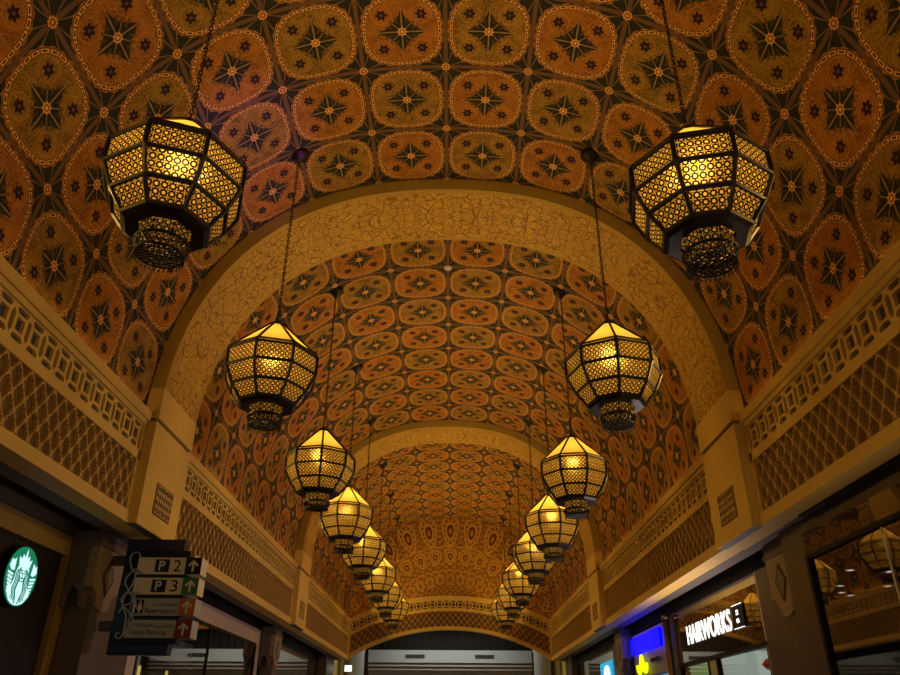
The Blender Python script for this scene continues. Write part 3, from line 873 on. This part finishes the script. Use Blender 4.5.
# local x,z are world metres, faces the viewer at y = 0
MB().box(-5.27, -4.32, .06, .26, 2.54, 4.32).build('board', 'navy', SG)
MB().box(-5.26, -4.32, .045, .06, 4.14, 4.31).build('header_band', 'navy2', SG)
MB().box(-5.26, -4.33, .045, .06, 2.55, 2.68).build('footer_band', 'navy2', SG)
MB().box(-5.19, -4.20, .03, .28, 2.70, 4.13).build('inner_board', 'navy', SG)
rows = [(4.01, 3.745, 'panel', 'ink'), (3.69, 3.43, 'panel', 'green'), (3.37, 3.11, 'panel_grey', 'orange'), (3.045, 2.78, 'panel_grey', 'maroon')]
for k, (zt, zb, pm, am) in enumerate(rows):
    p = MB().box(-5.01, -3.97, -.02, .30, zb, zt).build('direction_panel', pm, SG)
    MB().box(-4.225, -3.968, -.026, -.018, zb, zt).build('arrow_tile', am, p)
    cx = -4.097; cz = (zt + zb) / 2
    a = [(0, .095), (.085, .015), (.06, -.01), (.017, .04), (.017, -.095), (-.017, -.095), (-.017, .04), (-.06, -.01), (-.085, .015)]
    MB().prism([(cx + x, cz + z) for x, z in a], -.026, -.031, lambda x, z, d: (x, d, z)).build('arrow', 'white', p)
    if k < 2:
        MB().box(-4.72, -4.49, -.026, -.018, zb + .035, zt - .03).build('parking_tile', 'navy', p)
        textmesh('parking_letter', 'P', .10, .15, 'white', p, (-4.66, -.026, zb + .06), bold=.02)
        textmesh('number', '23'[k], .12, .18, 'ink', p, (-4.42, -.019, zb + .045))
    elif k == 2:
        MB().box(-4.99, -4.79, -.026, -.018, zb + .03, zt - .02).build('restroom_tile', 'ink', p)
        m = MB()
        for s_, x in ((0, -4.935), (1, -4.845)):
            m.lathe([(0, 0)], 3, cap=False) if False else None
            m.prism([(x + .017 * math.cos(q * PI / 5), zt - .05 + .017 * math.sin(q * PI / 5)) for q in range(10)], -.026, -.03, lambda x, z, d: (x, d, z))
            P = [(-.03, .145), (.03, .145), (.034, .08), (.016, .08), (.014, 0), (-.014, 0), (-.016, .08), (-.034, .08)] if not s_ else [(-.02, .145), (.02, .145), (.045, .05), (.014, .05), (.012, 0), (-.012, 0), (-.014, .05), (-.045, .05)]
            m.prism([(x + a_, zb + .038 + b_) for a_, b_ in P], -.026, -.03, lambda x, z, d: (x, d, z))
        m.build('restroom_figures', 'panel', p)
        textmesh('english_text', 'Restrooms', .48, .085, 'ink', p, (-4.75, -.019, zb + .03))
        textmesh('arabic_text', '\uFE95\uFE8E\uFEE3\uFE8E\uFEE4\uFEA4\uFEDF\uFE8D', .38, .07, 'ink', p, (-4.64, -.019, zb + .145))
    else:
        textmesh('english_text', 'Valet Parking', .58, .085, 'ink', p, (-4.93, -.019, zb + .03))
        textmesh('arabic_text', '\uFE95\uFE8D\uFEAD\uFE8E\uFEF4\uFEB4\uFEDF\uFE8D', .32, .075, 'ink', p, (-4.91, -.019, zb + .15))
        textmesh('arabic_text', '\uFED2\uFEBB', .11, .06, 'ink', p, (-4.55, -.019, zb + .15))
        textmesh('arabic_text', '\uFE94\uFEE3\uFEAA\uFEA7', .14, .07, 'ink', p, (-4.40, -.019, zb + .15))
# scroll ornament down the left edge: interlaced ribbons
def bez(P, n=10):
    out = []
    Q = [P[0]] + P + [P[-1]]
    for i in range(1, len(Q) - 2):
        p0, p1, p2, p3 = Q[i - 1], Q[i], Q[i + 1], Q[i + 2]
        for k in range(n):
            t_ = k / n
            out.append(tuple(.5 * ((2 * p1[j]) + (-p0[j] + p2[j]) * t_ + (2 * p0[j] - 5 * p1[j] + 4 * p2[j] - p3[j]) * t_ ** 2 + (-p0[j] + 3 * p1[j] - 3 * p2[j] + p3[j]) * t_ ** 3) for j in range(2)))
    out.append(P[-1]); return out
def sp(x, y):   # crop pixel -> sign metres, measured off the board corners
    return (-5.28 + (x - 80 + (y - 340) * .22) / 300 * .96 + .27 * 0, 4.32 - (y - 45) / 600 * 1.78)
curves = [
    [(215, 150), (205, 125), (175, 130), (160, 165), (168, 210), (185, 245), (165, 300), (130, 350), (115, 400), (130, 450), (125, 500), (115, 540), (95, 568), (78, 560), (82, 540), (98, 545)],
    [(225, 240), (190, 215), (150, 245), (132, 285), (150, 330), (175, 380), (160, 440), (140, 490), (150, 520)],
    [(205, 340), (170, 335), (125, 350), (110, 385), (140, 430), (165, 470), (135, 520), (105, 560)],
    [(95, 440), (120, 405), (160, 390), (180, 350)],
]
m = MB()
for c in curves:
    m.tube([(x, -.035, z) for x, z in bez([sp(a, b) for a, b in c], 8)], .013, 6)
m.build('scroll_ornament', 'bluegrey', SG)
for z in (4.0, 2.98):
    MB().box(-5.495, -5.26, .10, .22, z - .09, z + .06).build('wall_bracket', 'facade', SG)

# ------------------------------------------------------------------ beyond the end arch
structure(box('wall_end', 'wood', (-7, 7, 44.6, 44.8, 5.2, 8)))
m = MB()
for k in range(24): m.box(-5 + k * .42, -4.9 + k * .42, 44.5, 44.6, 5.2, 6.4)
structure(m.build('trim_8', 'shopdark'))
structure(box('wall_end', 'bulkhead', (-4.5, 4.5, 44.0, 44.4, 4.62, 5.25)))
structure(box('trim_9', 'pink', (-4.5, 4.5, 43.9, 44.3, 4.42, 4.50)))
structure(box('trim_10', 'pink', (-4.5, 4.5, 43.95, 44.3, 4.24, 4.30)))
structure(box('wall_end', 'shoplite', (-4.5, 4.5, 44.5, 44.6, 0, 4.62)))
for k, x in enumerate((-2.44, 1.38)):
    t = thing('air_vent', 'dark slotted air vent on the pale bulkhead, %s of the two' % ('left' if k == 0 else 'right'), 'vent', (x, 43.98, 4.85))
    MB().box(0, 1.05, -.02, .03, 0, .18).build('frame', 'greenstone', t)
    m = MB()
    for j in range(9): m.box(.04 + j * .11, .10 + j * .11, -.04, -.02, .03, .15)
    m.build('louvres', 'black', t)
t = thing('white_drum_column', 'pale rounded column standing left behind the end arch', 'column', (-5.0, 42.6, 0))
MB().lathe([(.45, 0), (.45, 5.0), (.5, 5.1), (.5, 5.3)], 24).build('shaft', 'bulkhead', t, True)
t = thing('white_drum_column', 'pale rounded column standing right behind the end arch', 'column', (4.9, 42.6, 0))
MB().lathe([(.45, 0), (.45, 5.0), (.5, 5.1), (.5, 5.3)], 24).build('shaft', 'bulkhead', t, True)
t = thing('exit_light', 'small bright white lit sign low behind the end arch at left', 'sign', (-5.15, 41.0, 4.0))
MB().box(-.2, .15, 0, .05, -.02, .26).build('face', 'em_exit', t); MB().tube([(0, .03, .24), (0, .03, 1.4)], .02, 6).build('hanger', 'black', t)
structure(box('wall_left', 'cream', (-6.6, -5.9, YEND + .3, 47.5, 0, 8)))
structure(box('wall_right', 'cream', (5.9, 6.6, YEND + .3, 47.5, 0, 8)))
structure(box('ceiling', 'wood', (-6.6, 6.6, YEND + .3, 47.5, 7.9, 8.0)))

# ------------------------------------------------------------------ lanterns
PROF = [(.10, 0.0), (.715, -.60), (.745, -.66), (.745, -.95), (.620, -1.22), (.455, -1.44)]
def oct_(r, k, z): a = PI / 4 * (k + .5); return Vector((r * math.cos(a), r * math.sin(a), z))
def lantern(label, loc, phi, chain_len):
    """origin at the tip of the roof"""
    t = thing('hanging_lantern', label, 'lantern', loc, phi)
    # frame: ribs down the corners, rings round
    m = MB()
    for k in range(8):
        for i in range(len(PROF) - 1):
            w = .020 if i == 0 else .026
            m.tube([oct_(PROF[i][0], k, PROF[i][1]), oct_(PROF[i + 1][0], k, PROF[i + 1][1])], w, 6)
    for i, (r, z) in enumerate(PROF):
        m.tube([oct_(r, k, z) for k in range(8)], (.02, .019, .022, .026, .026, .03)[i], 6, closed=True)
    m.build('frame', 'bronze', t)
    for k in range(8):
        def pan(i, nm, mat, inset=.012):
            (r0, z0), (r1, z1) = PROF[i], PROF[i + 1]
            a, b = oct_(r0 - inset, k, z0), oct_(r0 - inset, k + 1, z0); c, d = oct_(r1 - inset, k + 1, z1), oct_(r1 - inset, k, z1)
            h = ((c + d) / 2 - (a + b) / 2).length; wt = (b - a).length / 2; wb = (c - d).length / 2
            q = MB(); q.quad(tuple(a), tuple(d), tuple(c), tuple(b), [(-wt, h), (-wb, 0), (wb, 0), (wt, h)])
            return q.build(nm, mat, t)
        pan(0, 'roof_pane', 'pane')
        pan(2, 'screen_panel', 'screen'); pan(3, 'screen_panel', 'screen'); pan(4, 'screen_panel', 'screen')
    # frieze strip with small beads under the roof
    m = MB()
    for k in range(8):
        a0, b0 = oct_(.715, k, -.60), oct_(.715, k + 1, -.60); a1, b1 = oct_(.745, k, -.66), oct_(.745, k + 1, -.66)
        m.quad(tuple(a0 * .985), tuple(a1 * .985), tuple(b1 * .985), tuple(b0 * .985))
    m.build('eaves_strip', 'screen', t)
    # tray
    m = MB(); m.lathe([(.455, -1.44), (.47, -1.47), (.42, -1.50), (.29, -1.505)], 8, cap=False, ph=PI / 8); m.lathe([(.44, -1.46), (.28, -1.47)], 8, cap=False, ph=PI / 8)
    m.build('tray', 'bronze', t)
    # neck
    RN = .92
    m = MB(); zt, zb_ = -1.50, -1.64
    for k in range(8):
        a, b = oct_(.262, k, zt), oct_(.262, k + 1, zt); c, d = oct_(.253, k + 1, zb_), oct_(.253, k, zb_); w_ = (b - a).length / 2
        m.quad(tuple(a), tuple(d), tuple(c), tuple(b), [(-w_, .14), (-w_, 0), (w_, 0), (w_, .14)])
    m.build('neck_screen', 'screen', t)
    # pierced basket: crossing strips on a shallow bowl
    m = MB(); m.lathe([(.285, -1.625), (.315, -1.645), (.315, -1.665), (.29, -1.67)], 24, cap=False)
    def bowl(a, f): r = .305 - .035 * f; return (r * math.cos(a), r * math.sin(a), -1.66 - .115 * f)
    for k in range(24):
        a = 2 * PI * k / 24
        for sg in (1, -1): m.tube([bowl(a + sg * 2 * PI / 24 * f, f) for f in (0, .5, 1)], .0085, 4)
    m.lathe([(.272, -1.77), (.278, -1.785), (.262, -1.79)], 24, cap=False)
    for k in range(-4, 5):   # floor lattice of the basket
        h = math.sqrt(max(0, .266 ** 2 - (k * .06) ** 2))
        m.tube([(k * .06, -h, -1.782), (k * .06, h, -1.782)], .0085, 4); m.tube([(-h, k * .06, -1.784), (h, k * .06, -1.784)], .0085, 4)
    for rr in (.09, .18): m.tube([(rr * math.cos(a * PI / 8), rr * math.sin(a * PI / 8), -1.783) for a in range(16)], .009, 4, closed=True)
    m.v = [(x * .9, y * .9, z) for x, y, z in m.v]
    m.build('basket', 'bronze', t)
    m = MB(); m.lathe([(.266, -1.78), (.277, -1.78), (.277, -1.79), (.266, -1.79)], 32, cap=False)
    for k in range(32):
        a = 2 * PI * k / 32; x, y = .272 * math.cos(a), .272 * math.sin(a)
        m.tube([(x, y, -1.785), (x, y, -1.812)], .004, 4)
        m.tube([(x, y, -1.812), (x, y, -1.824), (x, y, -1.836)], .010, 5)
    m.v = [(x * .9, y * .9, z) for x, y, z in m.v]
    m.build('bead_fringe', 'bronze', t)
    MB().lathe([(.0, .10), (.03, .09), (.035, .05), (.09, .03), (.13, -.01), (.14, -.045), (.0, -.045)], 16, cap=False).build('top_cap', 'bronze', t, True)
    for ch in t.children: ch.data.transform(Matrix.Scale(.955, 4))
    # chain
    m = MB(); z = .10; i = 0; step = .062
    n = int((chain_len - .12) / step)
    step = (chain_len - .14) / n
    for i in range(n):
        zc = z + step * (i + .5); P = []
        for q in range(8):
            a = 2 * PI * q / 8; u_ = .020 * math.cos(a); v_ = .044 * math.sin(a)
            P.append((u_, 0, zc + v_) if i % 2 else (0, u_, zc + v_))
        m.tube(P, .0075, 4, closed=True)
    m.build('chain', 'bronze', t)
    MB().lathe([(.0, chain_len - .20), (.03, chain_len - .19), (.06, chain_len - .13), (.15, chain_len - .05), (.175, chain_len + .0), (.175, chain_len + .06), (.0, chain_len + .08)], 16, cap=False).build('ceiling_canopy', 'bronze', t, True)
    return t
TIPZ, HX = 7.27, 2.655
HZ = ZS + 5.10 * (1 - (HX / 5.05) ** NEXP) ** (1 / NEXP)
CH = HZ - TIPZ
YS = [6.0, 10.24, 14.98, 19.2, 23.4, 28.2, 32.4, 36.6]
PHI = {(0, 0): 19.4, (1, 0): 33.0 + 22.5 - 22.5, (0, 1): 16, (1, 1): 16.5, (0, 2): 33, (1, 2): 36.5, (0, 3): 12, (1, 3): 33, (0, 4): 30, (1, 4): 5, (0, 5): 10, (1, 5): 20, (0, 6): 35, (1, 6): 8, (0, 7): 15, (1, 7): 25}
nth = ['largest and nearest', 'second nearest, under the left end of the wide arch', 'third', 'fourth', 'fifth', 'sixth', 'seventh', 'farthest and smallest']
OFF = {(0, 0): (-.085, .09), (0, 1): (0, -.06), (1, 1): (-.06, -.03), (0, 2): (0, -.06), (1, 2): (.02, -.19), (0, 3): (0, -.07), (1, 3): (.07, -.24), (1, 4): (.04, -.12), (1, 5): (.03, -.08)}
base = None
for side in (0, 1):
    for i, y in enumerate(YS):
        sd = ('left', 'right')[side]
        lab = 'eight-sided pierced metal lantern glowing yellow, %s in the %s row' % (
            ['nearest and largest', 'second nearest', 'third from the front', 'fourth from the front', 'fifth from the front', 'sixth from the front', 'seventh from the front', 'farthest and smallest'][i], sd)
        loc = (HX * (1 if side else -1), y, TIPZ); ph = math.radians(PHI[(side, i)])
        if base is None: base = o = lantern(lab, loc, ph, CH)
        else:
            o = dup(base); o.location = loc; o.rotation_euler = (0, 0, ph); o['label'] = lab
        dx, dz = OFF.get((side, i), (0, 0))
        o.location.x += dx; o.location.z += dz
        for ch in o.children:
            if ch.name.startswith('chain'): ch.scale.z = (CH - dz) / CH
            if ch.name.startswith('ceiling_canopy'): ch.location.z = -dz
        loc = tuple(o.location)
        o['group'] = 'glowing lanterns in two rows under the vault'
        L = bpy.data.lights.new('bulb_light', 'POINT'); L.energy = 17 if i < 3 else 22; L.color = (1, .65, .24); L.shadow_soft_size = .06
        lo = bpy.data.objects.new('bulb_light', L); COL.objects.link(lo); lo.location = (loc[0], loc[1], loc[2] - .60)

# small smoke detector on the middle vault
t = thing('smoke_detector', 'tiny pale round detector at the crown of the middle vault', 'detector', (0, 14.75, 11.245))
MB().lathe([(.0, -.06), (.05, -.055), (.09, -.02), (.10, .0), (.0, .0)], 16, cap=False).build('body', 'white', t, True)
MB().lathe([(.0, -.075), (.03, -.065), (.04, -.05)], 12, cap=False).build('lens', 'panel', t, True)

# ------------------------------------------------------------------ lights
def area(name, loc, rot, sx, sy, e, c):
    L = bpy.data.lights.new(name, 'AREA'); L.shape = 'RECTANGLE'; L.size = sx; L.size_y = sy; L.energy = e; L.color = c
    o = bpy.data.objects.new(name, L); COL.objects.link(o); o.location = loc; o.rotation_euler = rot
    return o
WARM = (1, .60, .135)
STRIP_FILL = [10, 12, 14]
for i, (y0, y1) in enumerate(BAYS):
    for s in (-1, 1):
        # unseen added strip along the cornice, aimed up and inwards to brighten the vault
        area('vault_fill_strip', (s * 4.975, (y0 + y1) / 2, 6.185), (0, PI - s * .55, 0), .07, y1 - y0 - .4, STRIP_FILL[i], WARM)
# added unseen spots above the parapets, brightening the opposite side of the vault
yy = [1.4, 3.6, 5.8, 8.0, 10.2, 14.6, 16.8, 19.0, 21.2, 23.4, 27.8, 30.2, 32.6, 35.0, 37.2]
for y in yy:
    for s in (-1, 1):
        L = bpy.data.lights.new('vault_fill_spot', 'SPOT'); L.energy = 170 if y < 12 else (225 if y < 25 else 300); L.color = WARM
        L.spot_size = math.radians(130); L.spot_blend = 1.0; L.shadow_soft_size = .12
        o = bpy.data.objects.new('vault_fill_spot', L); COL.objects.link(o); o.location = (s * 4.82, y, 6.32)
        o.rotation_euler = Vector((-s * 1.0, 0, .36)).to_track_quat('-Z', 'Y').to_euler()
area('back_fill', (0, -1.4, 2.6), (PI / 2, 0, 0), 5, 2, 28, (1, .78, .55))  # added unseen fill behind the camera, brightening faces turned towards it
# unseen areas low in the corridor, standing in for shop light on the parapets
area('shop_light_right', (5.4, 17.0, 2.2), (0, PI / 2 + .5, 0), 1.5, 5, 140, (1, .78, .74))
area('corridor_fill_near', (4.9, 6.0, 2.4), (0, PI / 2 + .28, 0), 1.0, 8, 42, (1, .74, .5))  # added area afloat in the corridor, no lamp at this spot
area('corridor_area_far', (0, 30, 2.0), (PI, 0, 0), 5, 10, 26, (1, .70, .5))  # area facing up from the middle of the corridor
area('hall_beyond', (0, 41.5, 6.5), (.0, 0, 0), 6, 3, 150, (1, 1, .92))
area('interior_left', (-8.2, 32, 2.2), (PI, 0, 0), 3, 7, 26, (1, .85, .62))
area('interior_right', (8.2, 32, 2.2), (PI, 0, 0), 3, 7, 26, (1, .86, .66))
area('interior_left_mid', (-7.0, 20, 4.1), (0, .4, 0), 1, 6, 10, (1, .9, .85))
L = bpy.data.lights.new('purple_spot', 'SPOT'); L.energy = 1500; L.color = (.40, .10, 1); L.spot_size = .30; L.spot_blend = .8
o = bpy.data.objects.new('purple_spot', L); COL.objects.link(o); o.location = (.5, 2.5, 5.2)
o.rotation_euler = (Vector((-3.34, 9.63, 10.3)) - o.location).to_track_quat('-Z', 'Y').to_euler()

w = bpy.data.worlds.new('world'); scn.world = w; w.use_nodes = True
w.node_tree.nodes['Background'].inputs[0].default_value = (.3, .18, .1, 1); w.node_tree.nodes['Background'].inputs[1].default_value = .02

# ------------------------------------------------------------------ camera
cam = bpy.data.cameras.new('camera'); co = bpy.data.objects.new('camera', cam); COL.objects.link(co)
f_px = 736.0
cam.sensor_width = 36; cam.lens = f_px / 900 * 36; cam.clip_start = .05; cam.clip_end = 200
Yc = Vector(((452.5 - 450) / f_px, -(725 - 337.5) / f_px, 1)).normalized()
ax = (459 - 450) / f_px; b_ = -(ax * Yc.x + Yc.z) / Yc.y
Zc = Vector((ax, b_, 1)).normalized()
if Zc.y < 0: Zc = -Zc
Xc = -(Yc.cross(Zc))
if Xc.x < 0: Xc = -Xc
# columns of the camera matrix = camera axes in world space
right = Vector((Xc.x, Yc.x, Zc.x)); up = Vector((Xc.y, Yc.y, Zc.y)); fwd = Vector((Xc.z, Yc.z, Zc.z))
Mx = Matrix((right, up, -fwd)).transposed().to_4x4(); Mx.translation = Vector((.15, 0, 1.6))
co.matrix_world = Mx
scn.camera = co

scn.view_settings.view_transform = 'Standard'; scn.view_settings.look = 'None'
scn.view_settings.gamma = 1; scn.view_settings.exposure = 0.15
scn.cycles.max_bounces = 6; scn.cycles.diffuse_bounces = 3; scn.cycles.transparent_max_bounces = 8
scn.cycles.sample_clamp_indirect = 4
scn.cycles.use_denoising = True
